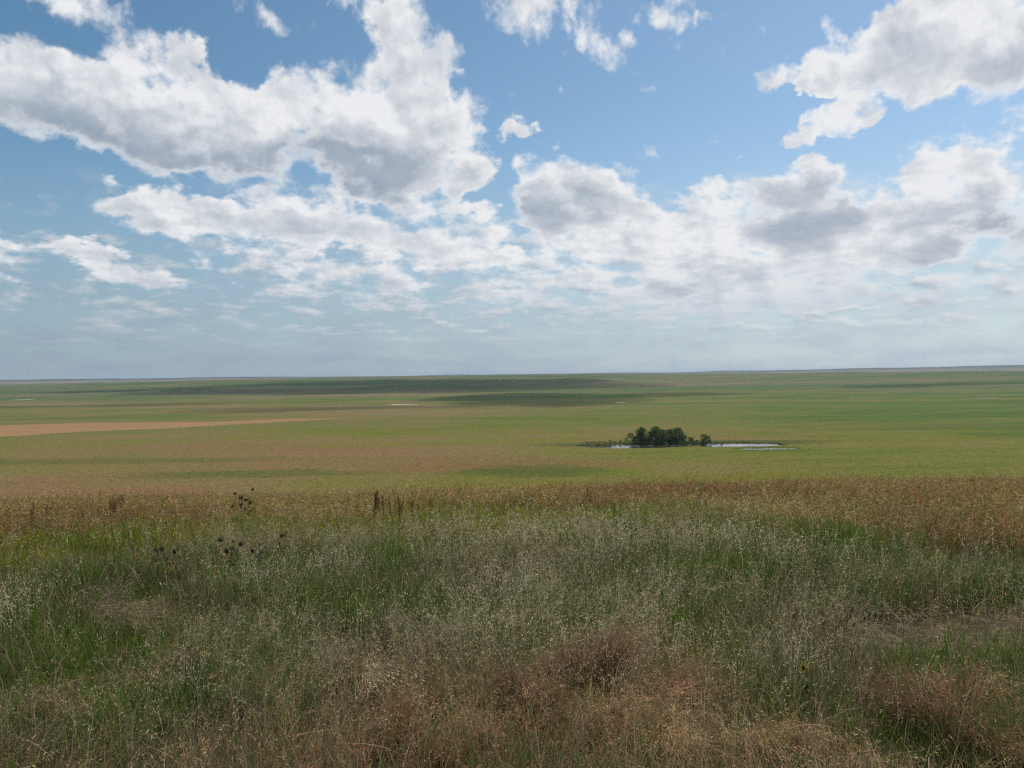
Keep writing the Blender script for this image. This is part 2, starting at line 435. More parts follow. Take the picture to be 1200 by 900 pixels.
def build_ground():
    r = [0.6]
    while r[-1] < 15000:
        c = r[-1]
        if c < 30: st = max(0.12, c * 0.022)
        elif c < 165: st = c * 0.035
        elif c < 345: st = 1.0
        elif c < 900: st = c * 0.012
        else: st = c * 0.018
        r.append(c + st)
    r = np.array(r)
    az = np.concatenate([np.linspace(-56, 56, 520), np.linspace(56, 304, 64)[1:-1]])
    A, Rr = np.meshgrid(np.radians(az), r)
    x = Rr * np.sin(A); y = Rr * np.cos(A)
    z = ground_z(x, y)
    nr, na = x.shape
    v = np.stack([x.ravel(), y.ravel(), z.ravel()], 1)
    i = np.arange(nr - 1)[:, None] * na; j = np.arange(na)[None]; j2 = (j + 1) % na
    q = np.stack([i + j, i + j2, i + na + j2, i + na + j], -1).reshape(-1, 4)[:, ::-1]
    # close the middle with a fan of quads to a centre point
    c = len(v); v = np.vstack([v, [[0, 0, gz(0, 0.01)]]])
    k = np.arange(0, na, 2)
    fan = np.stack([np.full(len(k), c), (k + 2) % na, (k + 1) % na, k], 1)
    q = np.vstack([q, fan])
    o = mesh_np('ground', v, q, ground_material(), smooth=True)
    tag(o, kind='structure')

build_ground()

# ------------------------------------------------------------------ water
def water_material():
    m, N = new_mat('pond_water')
    p = N.n('ShaderNodeBsdfPrincipled'); p.inputs['Base Color'].default_value = (.045, .042, .03, 1); p.inputs['Roughness'].default_value = 0.06
    p.inputs['IOR'].default_value = 1.33
    tc = N.n('ShaderNodeNewGeometry').outputs['Position']
    bp = N.n('ShaderNodeBump'); bp.inputs['Strength'].default_value = 0.12; bp.inputs['Distance'].default_value = 0.03
    N.set(bp.inputs['Height'], N.noise(tc, 1.6, 3)); N.set(p.inputs['Normal'], bp.outputs[0])
    o = N.n('ShaderNodeOutputMaterial'); N.t.links.new(p.outputs[0], o.inputs[0])
    return m
WATER = water_material()
def water_sheet(cx, cy, rx, ry, z):
    t = np.linspace(0, 2 * np.pi, 65)[:-1]
    bm = bmesh.new()
    bm.faces.new([bm.verts.new((cx + rx * math.cos(a), cy + ry * math.sin(a), z)) for a in t])
    o = bm_obj('pond', bm, WATER, smooth=False)
    return tag(o, kind='structure')
water_sheet(74, 292, 55, 22, POND_Z - 0.02)
water_sheet(452, 738, 18, 10, FARPOND_Z - 0.12)

# ------------------------------------------------------------------ blades
class Blades:
    def __init__(s): s.v = []; s.q = []; s.c = []; s.n = 0
    def add_raw(s, v, q, c):
        s.v.append(v.reshape(-1, 3)); s.q.append(q.reshape(-1, 4) + s.n); s.c.append(c.reshape(-1, 3)); s.n += v.reshape(-1, 3).shape[0]
    def blades(s, root, H, W, lean, bend, face, cb, ct, segs=3, up=None):
        """root (n,3); lean (n,2): sideways travel of the tip per height; bend: share of it that comes late; face: angle of the flat"""
        n = len(root)
        t = np.linspace(0, 1, segs + 1)
        T = t[None, :]
        side = (T * (1 - bend[:, None]) + T ** 2.4 * bend[:, None])
        L = np.hypot(lean[:, 0], lean[:, 1])
        zz = H[:, None] * (T - 0.38 * np.clip(L, 0, 1.6)[:, None] * T ** 2.2)
        px = root[:, 0:1] + lean[:, 0:1] * H[:, None] * side
        py = root[:, 1:2] + lean[:, 1:2] * H[:, None] * side
        pz = root[:, 2:3] + zz
        ctr = np.stack([px, py, pz], -1)
        wv = np.stack([np.cos(face), np.sin(face), np.zeros(n)], -1)
        prof = np.array([0.75, 1.0, 0.8, 0.12]) if segs == 3 else np.interp(t, [0, .3, .7, 1], [.75, 1, .8, .12])
        off = wv[:, None, :] * (W[:, None] * prof[None, :])[..., None] * 0.5
        V = np.stack([ctr - off, ctr + off], 2)              # n, segs+1, 2, 3
        nv = (segs + 1) * 2
        base = np.arange(n)[:, None, None] * nv
        k = np.arange(segs)[None, :, None] * 2
        Q = base + k + np.array([0, 1, 3, 2])[None, None, :]
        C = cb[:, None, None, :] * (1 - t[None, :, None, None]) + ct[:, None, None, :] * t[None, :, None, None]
        C = np.broadcast_to(C, (n, segs + 1, 2, 3))
        s.add_raw(V, Q, C)
        return ctr
    def grains(s, p, d, ln, wd, c):
        """small flat diamonds (spikelets, leaflets) at p along d"""
        n = len(p)
        d = d / (np.linalg.norm(d, axis=1, keepdims=True) + 1e-9)
        r = RNG.normal(size=(n, 3)); w = np.cross(d, r); w /= (np.linalg.norm(w, axis=1, keepdims=True) + 1e-9)
        V = np.stack([p, p + d * (ln * .45)[:, None] - w * (wd * .5)[:, None], p + d * ln[:, None], p + d * (ln * .45)[:, None] + w * (wd * .5)[:, None]], 1)
        Q = np.arange(n)[:, None] * 4 + np.arange(4)[None]
        s.add_raw(V, Q, np.broadcast_to(c[:, None, :], (n, 4, 3)))
    def build(s, name, m, parent=None):
        return mesh_np(name, np.concatenate(s.v), np.concatenate(s.q), m, np.concatenate(s.c), parent)

GAIN = 1.0
def colvar(base, n, spread=0.22, hue=0.10):
    b = GAIN * np.array(base)[None, :] * np.exp(RNG.normal(0, spread, (n, 1))) * np.exp(RNG.normal(0, hue, (n, 3)))
    return np.clip(b, 0.004, 0.8)

def lean_vec(n, sd, wind=(0.10, 0.02)):
    return RNG.normal(0, sd, (n, 2)) + np.array(wind)[None]

GRASS_MAT = leaf_material('grass_blades', 0.42, 0.8, spec=0.06)
HEAD_MAT = leaf_material('seed_heads', 0.42, 0.9, spec=0.03)

def with_heads(B, ctr, H, cols, per, droop, ln, wd, spread, topfrac=0.35):
    """panicles: spikelets along the top of each stem"""
    n = len(ctr)
    top = ctr[:, -1]; low = ctr[:, -2]
    for k in range(per):
        f = RNG.random(n)[:, None]
        p = top * f + (low * (topfrac / 0.34) + top * (1 - topfrac / 0.34)) * (1 - f)
        off = RNG.normal(0, 1, (n, 3)) * spread[:, None] * (0.35 + 0.65 * (1 - f)); off[:, 2] -= np.abs(off[:, 2]) * droop
        p = p + off
        ax = (top - low); ax /= (np.linalg.norm(ax, axis=1, keepdims=True) + 1e-9)
        d = ax * 0.8 + RNG.normal(0, 0.45, (n, 3)) + np.array([0.1, 0, -1.2 * droop])
        B.grains(p, d, ln * RNG.uniform(.7, 1.3, n), wd * RNG.uniform(.7, 1.3, n), cols * RNG.uniform(.8, 1.2, (n, 1)))

def scatter(n_per_m2_fn, r0, r1, half=60.0):
    """random points of the near hillside, thinned by a density function"""
    area = rad(2 * half) / 2 * (r1 ** 2 - r0 ** 2)
    dmax = n_per_m2_fn(None)
    n = int(area * dmax)
    rr = np.sqrt(RNG.uniform(r0 ** 2, r1 ** 2, n)); aa = np.radians(RNG.uniform(-half, half, n))
    x = rr * np.sin(aa); y = rr * np.cos(aa)
    keep = RNG.random(n) < np.clip(n_per_m2_fn((x, y, rr, np.degrees(aa))) / dmax, 0, 1)
    return x[keep], y[keep], rr[keep], np.degrees(aa)[keep]

# where each community grows on the hill
def rust_w(x, y, r, az):
    start = np.interp(az, [-40, -30, -15, -5, 8, 18, 40], [11.0, 11.0, 11.6, 12.8, 11.8, 9.4, 8.4])
    n = fbm(x / 2.6 + 3, y / 2.6, 51, 3) - 0.5
    w = sstep(-1.2, 1.4, r - start + n * 4.5)
    yg = np.exp(-((x - 5.6) / 1.6) ** 2 - ((y - 10.0) / 1.1) ** 2)
    return np.clip(w * (1 - 0.85 * yg) , 0, 1)
def low_rust_w(x, y, r, az):
    n = fbm(x / 0.9 + 13, y / 0.9, 52, 3)
    lim = np.interp(az, [-40, -20, 0, 8, 20, 40], [4.3, 4.1, 4.5, 4.7, 3.9, 3.9])
    return sstep(0.6, -0.5, r - lim + (0.5 - n) * 3.2)
def bare_w(x, y, r, az):
    n = fbm(x / 0.8, y / 0.5, 53, 3) - 0.5
    return sstep(1.3, 0.7, np.hypot((x - 2.95) / 0.95, (y - 4.85) / 0.42) + n * 1.3)
def silver_w(x, y, r, az):
    n = fbm(x / 1.3 + 40, y / 1.3, 54, 3)
    band = sstep(3.2, 4.6, r) * sstep(9.6, 8.2, r)
    return band * sstep(0.47, 0.57, n + 0.05 * np.sin(az / 9))
def yellow_w(x, y, r, az):
    n = fbm(x / 1.6 + 70, y / 1.6, 55, 3)
    return sstep(8.0, 9.6, r + (n - 0.5) * 2.5) * (1 - rust_w(x, y, r, az) * 0.8)

def lod(r): return np.clip(r / 4.5, 0.8, 3.0)

def build_grass():
    # ---- short green/olive blades everywhere
    B = Blades()
    for (r0, r1, dens) in ((1.8, 4.2, 3000), (4.2, 7.5, 2100), (7.5, 12, 1150), (12, 27, 420)):
        f = lambda a: dens if a is None else dens * (1 - 0.8 * bare_w(*a)) * (0.45 + 0.9 * fbm(a[0] / .35, a[1] / .35, 61, 2)) * (1 - 0.45 * low_rust_w(*a)) * (1 - 0.5 * rust_w(*a))
        x, y, r, az = scatter(f, r0, r1)
        n = len(x)
        y_w = yellow_w(x, y, r, az); blue = sstep(0.4, 0.6, fbm(x / 0.8, y / 0.8, 62, 3)); lush = sstep(0.45, 0.6, fbm(x / 1.1 + 9, y / 1.1, 63, 3))
        bw = bare_w(x, y, r, az)
        c = colvar((.060, .100, .012), n)
        c = c * (1 - blue[:, None]) + colvar((.080, .090, .032), n) * blue[:, None]
        yc = colvar((.150, .145, .016), n)
        c = c * (1 - y_w[:, None]) + yc * y_w[:, None]
        dry = (RNG.random(n) < 0.20 + 0.2 * low_rust_w(x, y, r, az))[:, None]
        c = np.where(dry, colvar((.19, .145, .085), n), c)
        H = RNG.uniform(.12, .34, n) * (0.55 + 0.4 * lush + 0.7 * fbm(x / .45, y / .45, 64, 2)) * (1 - 0.6 * bw)
        W = RNG.uniform(.0022, .0042, n) * lod(r)
        lean = lean_vec(n, 0.34)
        root = np.stack([x, y, ground_z(x, y) - 0.01], 1)
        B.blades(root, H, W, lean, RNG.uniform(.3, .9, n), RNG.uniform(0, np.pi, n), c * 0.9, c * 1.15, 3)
    # leafy tufts
    f = lambda a: 7 if a is None else 7 * sstep(.5, .62, fbm(a[0] / 1.1 + 9, a[1] / 1.1, 63, 3)) * (1 - rust_w(*a)) * (1 - bare_w(*a))
    x, y, r, az = scatter(f, 2.2, 12)
    for k in range(34):
        n = len(x); a = RNG.uniform(0, 2 * np.pi, n); q = RNG.uniform(0, .09, n)
        rx, ry = x + q * np.cos(a), y + q * np.sin(a)
        root = np.stack([rx, ry, ground_z(rx, ry) - .01], 1)
        l = RNG.uniform(.15, .75, n)
        lean = np.stack([np.cos(a) * l, np.sin(a) * l], 1)
        c = colvar((.046, .096, .012), n)
        B.blades(root, RNG.uniform(.24, .46, n), RNG.uniform(.0028, .0048, n) * lod(r) ** .6, lean, RNG.uniform(.4, 1, n), RNG.uniform(0, np.pi, n), c * .9, c * 1.1, 3)
    o = B.build('green_grass', GRASS_MAT)
    tag(o, 'green and olive grass blades covering the near hillside', 'grass', kind='stuff')

    # ---- rust brown cheatgrass with drooping heads along the crest
    B = Blades()
    for (r0, r1, dens, per) in ((7, 11, 700, 4), (11, 16, 560, 4), (16, 27, 260, 3)):
        f = lambda a: dens if a is None else dens * rust_w(*a)
        x, y, r, az = scatter(f, r0, r1)
        n = len(x)
        root = np.stack([x, y, ground_z(x, y) - .01], 1)
        tone = fbm(x / 1.5, y / 1.5, 66, 3)[:, None]
        c = colvar((.215, .128, .064), n, .24) * sstep(.62, .4, tone) + colvar((.265, .190, .082), n, .24) * sstep(.38, .6, tone)
        c = np.where((RNG.random(n) < .22)[:, None], colvar((.150, .135, .035), n, .2), c)
        H = RNG.uniform(.20, .44, n) * (.38 + .75 * fbm(x / .6, y / .6, 67, 2) + .5 * fbm(x / 2.4, y / 2.4, 76, 2))
        tall = RNG.random(n) < .03; H = np.where(tall, H * 1.45, H)
        lean = lean_vec(n, .22, (.16, .02))
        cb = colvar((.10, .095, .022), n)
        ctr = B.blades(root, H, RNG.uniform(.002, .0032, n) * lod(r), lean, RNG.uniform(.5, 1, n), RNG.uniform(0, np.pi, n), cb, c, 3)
        with_heads(B, ctr, H, c * 1.05, per, .35, .030 * lod(r) ** .5, .0042 * lod(r), np.full(n, .020))
    o = B.build('rust_grass', HEAD_MAT)
    tag(o, 'rust brown seeding grass in a band along the crest of the hill', 'grass', kind='stuff')

    # ---- silvery seed stems
    B = Blades()
    for (r0, r1, dens, per) in ((2.6, 5.5, 320, 12), (5.5, 11.5, 290, 8)):
        f = lambda a: dens if a is None else dens * np.clip(.06 + 1.15 * silver_w(*a), 0, 1) * (1 - .8 * bare_w(*a))
        x, y, r, az = scatter(f, r0, r1)
        n = len(x)
        root = np.stack([x, y, ground_z(x, y) - .01], 1)
        pale = sstep(.35, .65, fbm(x / .9, y / .9, 68, 2))[:, None]
        c = colvar((.36, .30, .19), n, .24, .05) * pale + colvar((.24, .195, .11), n, .25, .06) * (1 - pale)
        H = RNG.uniform(.30, .58, n)
        lean = lean_vec(n, .24, (.08, 0))
        ctr = B.blades(root, H, RNG.uniform(.0016, .0026, n) * lod(r) ** .8, lean, RNG.uniform(.5, 1, n), RNG.uniform(0, np.pi, n), colvar((.09, .095, .04), n), c, 3)
        with_heads(B, ctr, H, c * 1.05, per, .15, .019 * lod(r) ** .6, .0036 * lod(r) ** .8, RNG.uniform(.012, .03, n), .45)
    o = B.build('silver_grass', HEAD_MAT)
    tag(o, 'pale silvery seed heads standing above the green grass', 'grass', kind='stuff')

    # ---- dry rusty grass nearest the viewer and scattered straw
    B = Blades()
    f = lambda a: 1500 if a is None else 1500 * np.clip(.03 + low_rust_w(*a) * (.35 + .9 * fbm(a[0] / .4, a[1] / .4, 69, 2)), 0, 1)
    x, y, r, az = scatter(f, 1.8, 6.5)
    n = len(x)
    root = np.stack([x, y, ground_z(x, y) - .01], 1)
    tone = fbm(x / .7, y / .7, 70, 3)[:, None]
    c = colvar((.225, .135, .075), n, .25) * sstep(.62, .4, tone) + colvar((.30, .215, .12), n, .25) * sstep(.38, .6, tone)
    H = RNG.uniform(.12, .34, n)
    fx = fbm(x / .9, y / .9, 71, 2) - .5; fy = fbm(x / .9 + 5, y / .9, 72, 2) - .5
    lean = lean_vec(n, .3, (.1, 0)) + np.stack([fx, fy], 1) * 2.4
    ctr = B.blades(root, H, RNG.uniform(.0014, .0026, n), lean, RNG.uniform(.5, 1, n), RNG.uniform(0, np.pi, n), c * .85, c, 3)
    s = RNG.random(n) < .55
    with_heads(B, ctr[s], H[s], c[s] * 1.12, 6, .5, .020, .0034, np.full(s.sum(), .012))
    # flattened straw on the trampled patch and between tufts
    f = lambda a: 260 if a is None else 260 * np.clip(.12 + bare_w(*a), 0, 1)
    x, y, r, az = scatter(f, 2.4, 8)
    n = len(x); a = RNG.uniform(0, 2 * np.pi, n)
    root = np.stack([x, y, ground_z(x, y) + RNG.uniform(.01, .14, n)], 1)
    lean = np.stack([np.cos(a), np.sin(a)], 1) * RNG.uniform(1.2, 3.5, (n, 1))
    c = colvar((.26, .21, .14), n, .25, .05)
    B.blades(root, RNG.uniform(.05, .13, n), RNG.uniform(.002, .0038, n), lean, RNG.uniform(0, .6, n), RNG.uniform(0, np.pi, n), c, c, 3)
    o = B.build('dry_grass', HEAD_MAT)
    tag(o, 'dry brown drooping grass and straw nearest the viewer', 'grass', kind='stuff')

GAIN = 1.62
build_grass()
GAIN = 1.0

# ------------------------------------------------------------------ sight lines meeting the terrain
def hit(px, py, dmax=14000.0):
    az, el = bearing(px, py)
    d = np.concatenate([np.linspace(1.5, 40, 800), np.geomspace(40.2, dmax, 4000)])
    x = d * math.sin(rad(az)); y = d * math.cos(rad(az))
    below = (CAM_Z + d * math.tan(rad(el))) < ground_z(x, y)
    i = int(np.argmax(below)) if below.any() else len(d) - 1
    return float(x[i]), float(y[i]), float(d[i])

def at_dist(px, d):
    az, _ = bearing(px, 600)
    return d * math.sin(rad(az)), d * math.cos(rad(az))

# ------------------------------------------------------------------ tussocks of the open plain
def build_plain_grass():
    B = Blades()
    for r0, r1, dens, sz in ((165, 260, 1.2, .5), (260, 420, .22, .7)):
        f = lambda a: dens if a is None else dens * (.25 + 1.3 * fbm(a[0] / 14, a[1] / 7, 81, 3)) * (1 - (pond_mask(a[0], a[1], 2.0) > .05)) * sstep(420, 240, a[2]) * (1 - sstep(-6, 2, a[1] - (560 + .585 * a[0])) * sstep(-6, 2, 513 + .07 * a[0] - a[1]) * (a[0] < -95))
        x, y, r, az = scatter(f, r0, r1, 56)
        z = ground_z(x, y)
        t = fbm(x / 30, y / 14, 82, 4)[:, None]
        n = len(x)
        c = colvar((.105, .118, .024), n, .22) * sstep(.55, .40, t) + colvar((.190, .145, .055), n, .22) * sstep(.40, .55, t)
        dk = (RNG.random(n) < .02)[:, None]
        c = np.where(dk, colvar((.050, .062, .018), n, .2), c)
        for k in range(4):
            a = RNG.uniform(0, 6.28, n)
            root = np.stack([x + RNG.normal(0, .2 * sz, n), y + RNG.normal(0, .2 * sz, n), z - .02], 1)
            B.blades(root, RNG.uniform(.07, .20, n) * sz ** .5, RNG.uniform(.12, .28, n) * sz, np.stack([np.cos(a), np.sin(a)], 1) * .5, np.full(n, .5), RNG.uniform(0, 3.14, n), c * .85, c, 2)
    o = B.build('plain_grass', GRASS_MAT)
    tag(o, 'small grass tussocks dotted over the open plain below the hill', 'grass', kind='stuff')
build_plain_grass()

# ------------------------------------------------------------------ trees and shrubs by the pond
BARK = plain_material('bark', (.11, .085, .06), .9, .35, 3)
LEAF = leaf_material('tree_leaves', .5, .8, spec=.08)

def limb(bm, p0, p1, r0, r1, sides=6):
    d = (p1 - p0).normalized(); u = d.orthogonal().normalized(); w = d.cross(u)
    A = [bm.verts.new(p0 + (u * math.cos(t) + w * math.sin(t)) * r0) for t in [6.2832 * k / sides for k in range(sides)]]
    Bv = [bm.verts.new(p1 + (u * math.cos(t) + w * math.sin(t)) * r1) for t in [6.2832 * k / sides for k in range(sides)]]
    for k in range(sides): bm.faces.new((A[k], A[(k + 1) % sides], Bv[(k + 1) % sides], Bv[k]))
    bm.faces.new(Bv)

def make_tree(name, cat, label, group, x, y, h, w, clumps, dens, base, low=0.12, seed=0):
    rg = random.Random(seed); rn = np.random.default_rng(seed)
    root = empty(name, (x, y, gz(x, y) - 0.03)); tag(root, label, cat, group)
    centres = []
    for k in range(clumps):
        f = low + (0.93 - low) * (k + .5) / clumps
        spread = w * .5 * (1.0 - 0.55 * f * f)
        a = rg.uniform(0, 6.28)
        q = spread * rg.uniform(.15, .85)
        centres.append((Vector((q * math.cos(a), q * math.sin(a), h * f)), h * rg.uniform(.10, .17)))
    centres.append((Vector((rg.uniform(-.08, .08) * w, 0, h * .92)), h * .10))
    bm = bmesh.new()
    top = Vector((rg.uniform(-.1, .1) * w, rg.uniform(-.1, .1) * w, h * .8))
    tr = h * .022 + .02
    mid = top * .45 + Vector((rg.uniform(-.1, .1), rg.uniform(-.1, .1), 0))
    limb(bm, Vector((0, 0, 0)), mid, tr, tr * .75); limb(bm, mid, top, tr * .75, tr * .2)
    for c, r in centres:
        f = max(.12, min(.75, c.z / h * rg.uniform(.45, .8)))
        p = mid * (f / .45) if f < .45 else mid.lerp(top, (f - .45) / .55)
        limb(bm, p, c, tr * .35, tr * .12, 5)
    bm_obj('trunk', bm, BARK, root)
    B = Blades(); V = []; cc = []
    for c, r in centres:
        n = dens
        u = rn.normal(size=(n, 3)); u /= np.linalg.norm(u, axis=1, keepdims=True)
        rr = r * 1.12 * rn.uniform(.2, 1.0, n) ** .5
        p = np.array(c)[None] + u * rr[:, None] * np.array([1.15, 1.15, .95])[None]
        p[:, 2] = np.maximum(p[:, 2], .12)
        V.append(p); t = rn.uniform(.7, 1.4) * np.exp(rn.normal(0, .25, n))
        cc.append(np.array(base)[None] * t[:, None] * np.exp(rn.normal(0, .08, (n, 3))))
    p = np.concatenate(V); c = np.concatenate(cc); n = len(p)
    sz = max(.12, min(.30, h * .048))
    d = rn.normal(size=(n, 3))
    B.grains(p, d, rn.uniform(.7, 1.4, n) * sz, rn.uniform(.5, 1.0, n) * sz, c)
    B.build('crown', LEAF, root)
    return root

PXM = 305 / FPX
TREES = [  # px, top py, width px, distance, label
    (742, 507.5, 15, 305, 'low round dark green tree, leftmost of the grove by the pond'),
    (752, 501.0, 14, 306, 'bushy dark tree with a pointed top above the low round leftmost tree'),
    (761, 502.5, 15, 304, 'broad dense tree left of the tallest clump of the grove by the pond'),
    (769, 500.0, 13, 306, 'tall full tree in the dense left half of the grove'),
    (777.5, 500.5, 13, 304, 'tall thin crowned tree just left of the gap in the grove'),
    (785, 503.5, 10, 307, 'small loose crowned tree beside the gap in the grove'),
    (795.5, 498.3, 14, 305, 'tallest tree of the grove, slender top, just right of the gap'),
    (802, 506.5, 11, 306, 'short tree leaning on the right side of the tallest tree'),
    (809.5, 508.5, 10, 304, 'small rounded tree halfway between the tallest and the rightmost tree'),
    (817.5, 512.0, 11, 306, 'lowest spreading tree of the grove, left of the rightmost tree'),
    (826, 505.8, 13, 305, 'square topped tree standing apart at the right end of the grove'),
]
for i, (px, ty, wpx, d, lab) in enumerate(TREES):
    x, y = at_dist(px, d + 1.5)
    h = (519.3 - ty) * PXM * 1.03
    make_tree('pond_tree', 'tree', lab, 'trees of the grove by the pond', x, y, h, wpx * PXM * 1.5, 24 if h > 4.5 else 18, 170, (.085, .140, .036), .03, 100 + i)

for i, (px, hh) in enumerate([(688, 1.0), (695, .8), (702, 1.3), (709, 1.1), (716, 1.5), (722, 1.3), (729, 1.7), (735, 1.5)]):
    x, y = at_dist(px, 309 + 2 * math.sin(i * 2.1))
    make_tree('low_shrub', 'shrub', 'low dark green shrub in the straggling row left of the pond grove', 'shrubs left of the grove', x, y, hh * .8, 4.6, 12, 45, (.060, .085, .026), .05, 200 + i)
for i, (px, hh) in enumerate([(835, 1.7), (840, 1.4), (846, 1.5), (852, 1.0), (859, .8)]):
    x, y = at_dist(px, 308 + 2 * math.sin(i * 2.1))
    make_tree('low_shrub', 'shrub', 'low olive shrub on the far bank right of the pond grove', 'shrubs right of the grove', x, y, hh * .8, 4.2, 12, 45, (.062, .085, .026), .05, 230 + i)

# sedge along the water's edge
def build_sedge():
    B = Blades()
    n = 60000
    x = RNG.uniform(18, 112, n); y = RNG.uniform(272, 312, n)
    m = pond_mask(x, y); m2 = pond_mask(x, y, 1.6)
    k = (m < .35) & (m2 > .25)
    k &= RNG.random(n) < (.25 + .75 * (y > 292))
    x, y = x[k], y[k]; n = len(x)
    root = np.stack([x, y, np.maximum(ground_z(x, y), POND_Z) - .03], 1)
    c = colvar((.050, .060, .022), n, .3)
    B.blades(root, RNG.uniform(.15, .5, n), RNG.uniform(.05, .14, n), lean_vec(n, .25), np.full(n, .5), RNG.uniform(0, 3.14, n), c, c * 1.1, 2)
    tag(B.build('sedge', GRASS_MAT), 'dark sedge fringing the edge of the pond', 'sedge', kind='stuff')
build_sedge()

# a far clump on the skyline
for i, (px, h, w, lab) in enumerate([(827.5, 13, 14, 'tiny hazy tree on the far skyline, left one of the pair'), (831.5, 15, 12, 'tiny hazy tree on the far skyline, right one of the pair')]):
    x, y = at_dist(px, 5200)
    t = make_tree('skyline_tree', 'tree', lab, 'hazy trees on the far skyline', x, y, h, w, 8, 60, (.04, .055, .03), .1, 300 + i)

# ------------------------------------------------------------------ weeds and flowers of the near hill
STEM = leaf_material('weed_stem', .1, .7, False, (.10, .105, .045))
DSTEM = leaf_material('dead_stem', .1, .8, False, (.30, .25, .16))
WLEAF = leaf_material('weed_leaf', .35, .6, False, (.060, .090, .030))
YLEAF = leaf_material('yellow_leaf', .4, .6, False, (.26, .25, .03))
DISC = leaf_material('flower_disc', .0, .9, False, (.036, .022, .013))
PETAL = leaf_material('petals', .4, .6, False, (.62, .40, .02))
DOCK = leaf_material('dock_seed', .2, .8, False, (.16, .08, .045))

def tube(bm, pts, r0, r1, sides=5):
    n = len(pts); prev = None
    for i, p in enumerate(pts):
        d = (pts[min(i + 1, n - 1)] - pts[max(i - 1, 0)]).normalized()
        u = d.cross(Vector((0.3, 1, 0.1))).normalized(); w = d.cross(u)
        r = r0 + (r1 - r0) * i / (n - 1)
        ring = [bm.verts.new(p + (u * math.cos(6.2832 * k / sides) + w * math.sin(6.2832 * k / sides)) * r) for k in range(sides)]
        if prev:
            for k in range(sides): bm.faces.new((prev[k], prev[(k + 1) % sides], ring[(k + 1) % sides], ring[k]))
        prev = ring
    bm.faces.new(prev)

def leaf(bm, p, d, ln, wd, droop=.3):
    d = d.normalized(); s = d.cross(Vector((0, 0, 1)))
    if s.length < .05: s = Vector((1, 0, 0))
    s.normalize()
    rows = []
    for f, k in ((0, .15), (.3, 1), (.65, .75), (1, .05)):
        c = p + d * ln * f + Vector((0, 0, -droop * ln * f * f))
        rows.append((bm.verts.new(c - s * wd * .5 * k), bm.verts.new(c + Vector((0, 0, -.06 * ln * k))), bm.verts.new(c + s * wd * .5 * k)))
    for a, b in zip(rows, rows[1:]):
        bm.faces.new((a[0], a[1], b[1], b[0])); bm.faces.new((a[1], a[2], b[2], b[1]))

def flower_head(parent, p, facing, r, bloom, rg):
    bm = bmesh.new()
    M = facing.to_track_quat('Z', 'Y').to_matrix().to_4x4(); M.translation = p
    res = bmesh.ops.create_uvsphere(bm, u_segments=10, v_segments=6, radius=r)
    for v in res['verts']:
        v.co.z *= .55; v.co *= 1 + rg.uniform(-.08, .08)
    # bracts behind the disc
    for k in range(9):
        a = 6.2832 * k / 9
        leaf(bm, Vector((math.cos(a), math.sin(a), -.3)) * r * .7, Vector((math.cos(a), math.sin(a), .1)), r * .8, r * .35, .1)
    bm.transform(M)
    h = bm_obj('flower_head', bm, DISC, parent)
    if bloom:
        b2 = bmesh.new()
        for k in range(15):
            a = 6.2832 * k / 15 + rg.uniform(-.1, .1)
            leaf(b2, Vector((math.cos(a), math.sin(a), .05)) * r * .75, Vector((math.cos(a), math.sin(a), rg.uniform(-.1, .35))), r * rg.uniform(1.7, 2.3), r * .7, .15)
        b2.transform(M)
        bm_obj('petals', b2, PETAL, h)
    return h

def sunflower(x, y, h, spread, heads, blooms, label, seed, r=.017, dead=False, group='sunflower plants on the hill'):
    rg = random.Random(seed)
    root = empty('wild_sunflower', (x, y, gz(x, y) - .01)); tag(root, label, 'wildflower', group)
    sm = DSTEM if dead else STEM
    bm = bmesh.new(); bl = bmesh.new(); ends = []
    main = [Vector((rg.uniform(-.01, .01) * k + .02 * spread * k * k / 9, rg.uniform(-.01, .01), h * .78 * k / 5)) for k in range(6)]
    tube(bm, main, .006, .0035)
    for k in range(heads):
        f = .28 + .72 * (k + rg.random() * .5) / heads
        p = main[min(5, int(f * 5))]
        a = rg.uniform(0, 6.28)
        e = Vector((math.cos(a) * spread * rg.uniform(.35, 1), math.sin(a) * spread * rg.uniform(.35, 1), h * (.35 + .65 * f) * rg.uniform(.92, 1.04)))
        m = p.lerp(e, .55) + Vector((0, 0, -.02))
        tube(bm, [p, m, e], .003, .002, 4); ends.append(e)
    bm_obj('stem', bm, sm, root)
    for k in range(26):
        f = rg.uniform(.06, .8); a = rg.uniform(0, 6.28)
        p = main[min(5, int(f * 5))] + Vector((math.cos(a), math.sin(a), 0)) * spread * .35 * f
        leaf(bl, p, Vector((math.cos(a), math.sin(a), rg.uniform(-.2, .6))), rg.uniform(.04, .09), rg.uniform(.02, .04), .5)
    bm_obj('leaves', bl, WLEAF, root)
    for k, e in enumerate(ends):
        fc = Vector((rg.uniform(-.5, .5), rg.uniform(-1, -.35), rg.uniform(.1, .7)))
        flower_head(root, e, fc, r * rg.uniform(.75, 1.2), k < blooms, rg)
    return root

def plant_at(px, top, d):
    """foot on the hill and height of a plant whose tip is seen at (px, top) from distance d"""
    az, el = bearing(px, top)
    x, y = d * math.sin(rad(az)), d * math.cos(rad(az))
    return x, y, max(.12, CAM_Z + d * math.tan(rad(el)) - gz(x, y))

# (tips are aimed a little high: their heads hang below the tip)

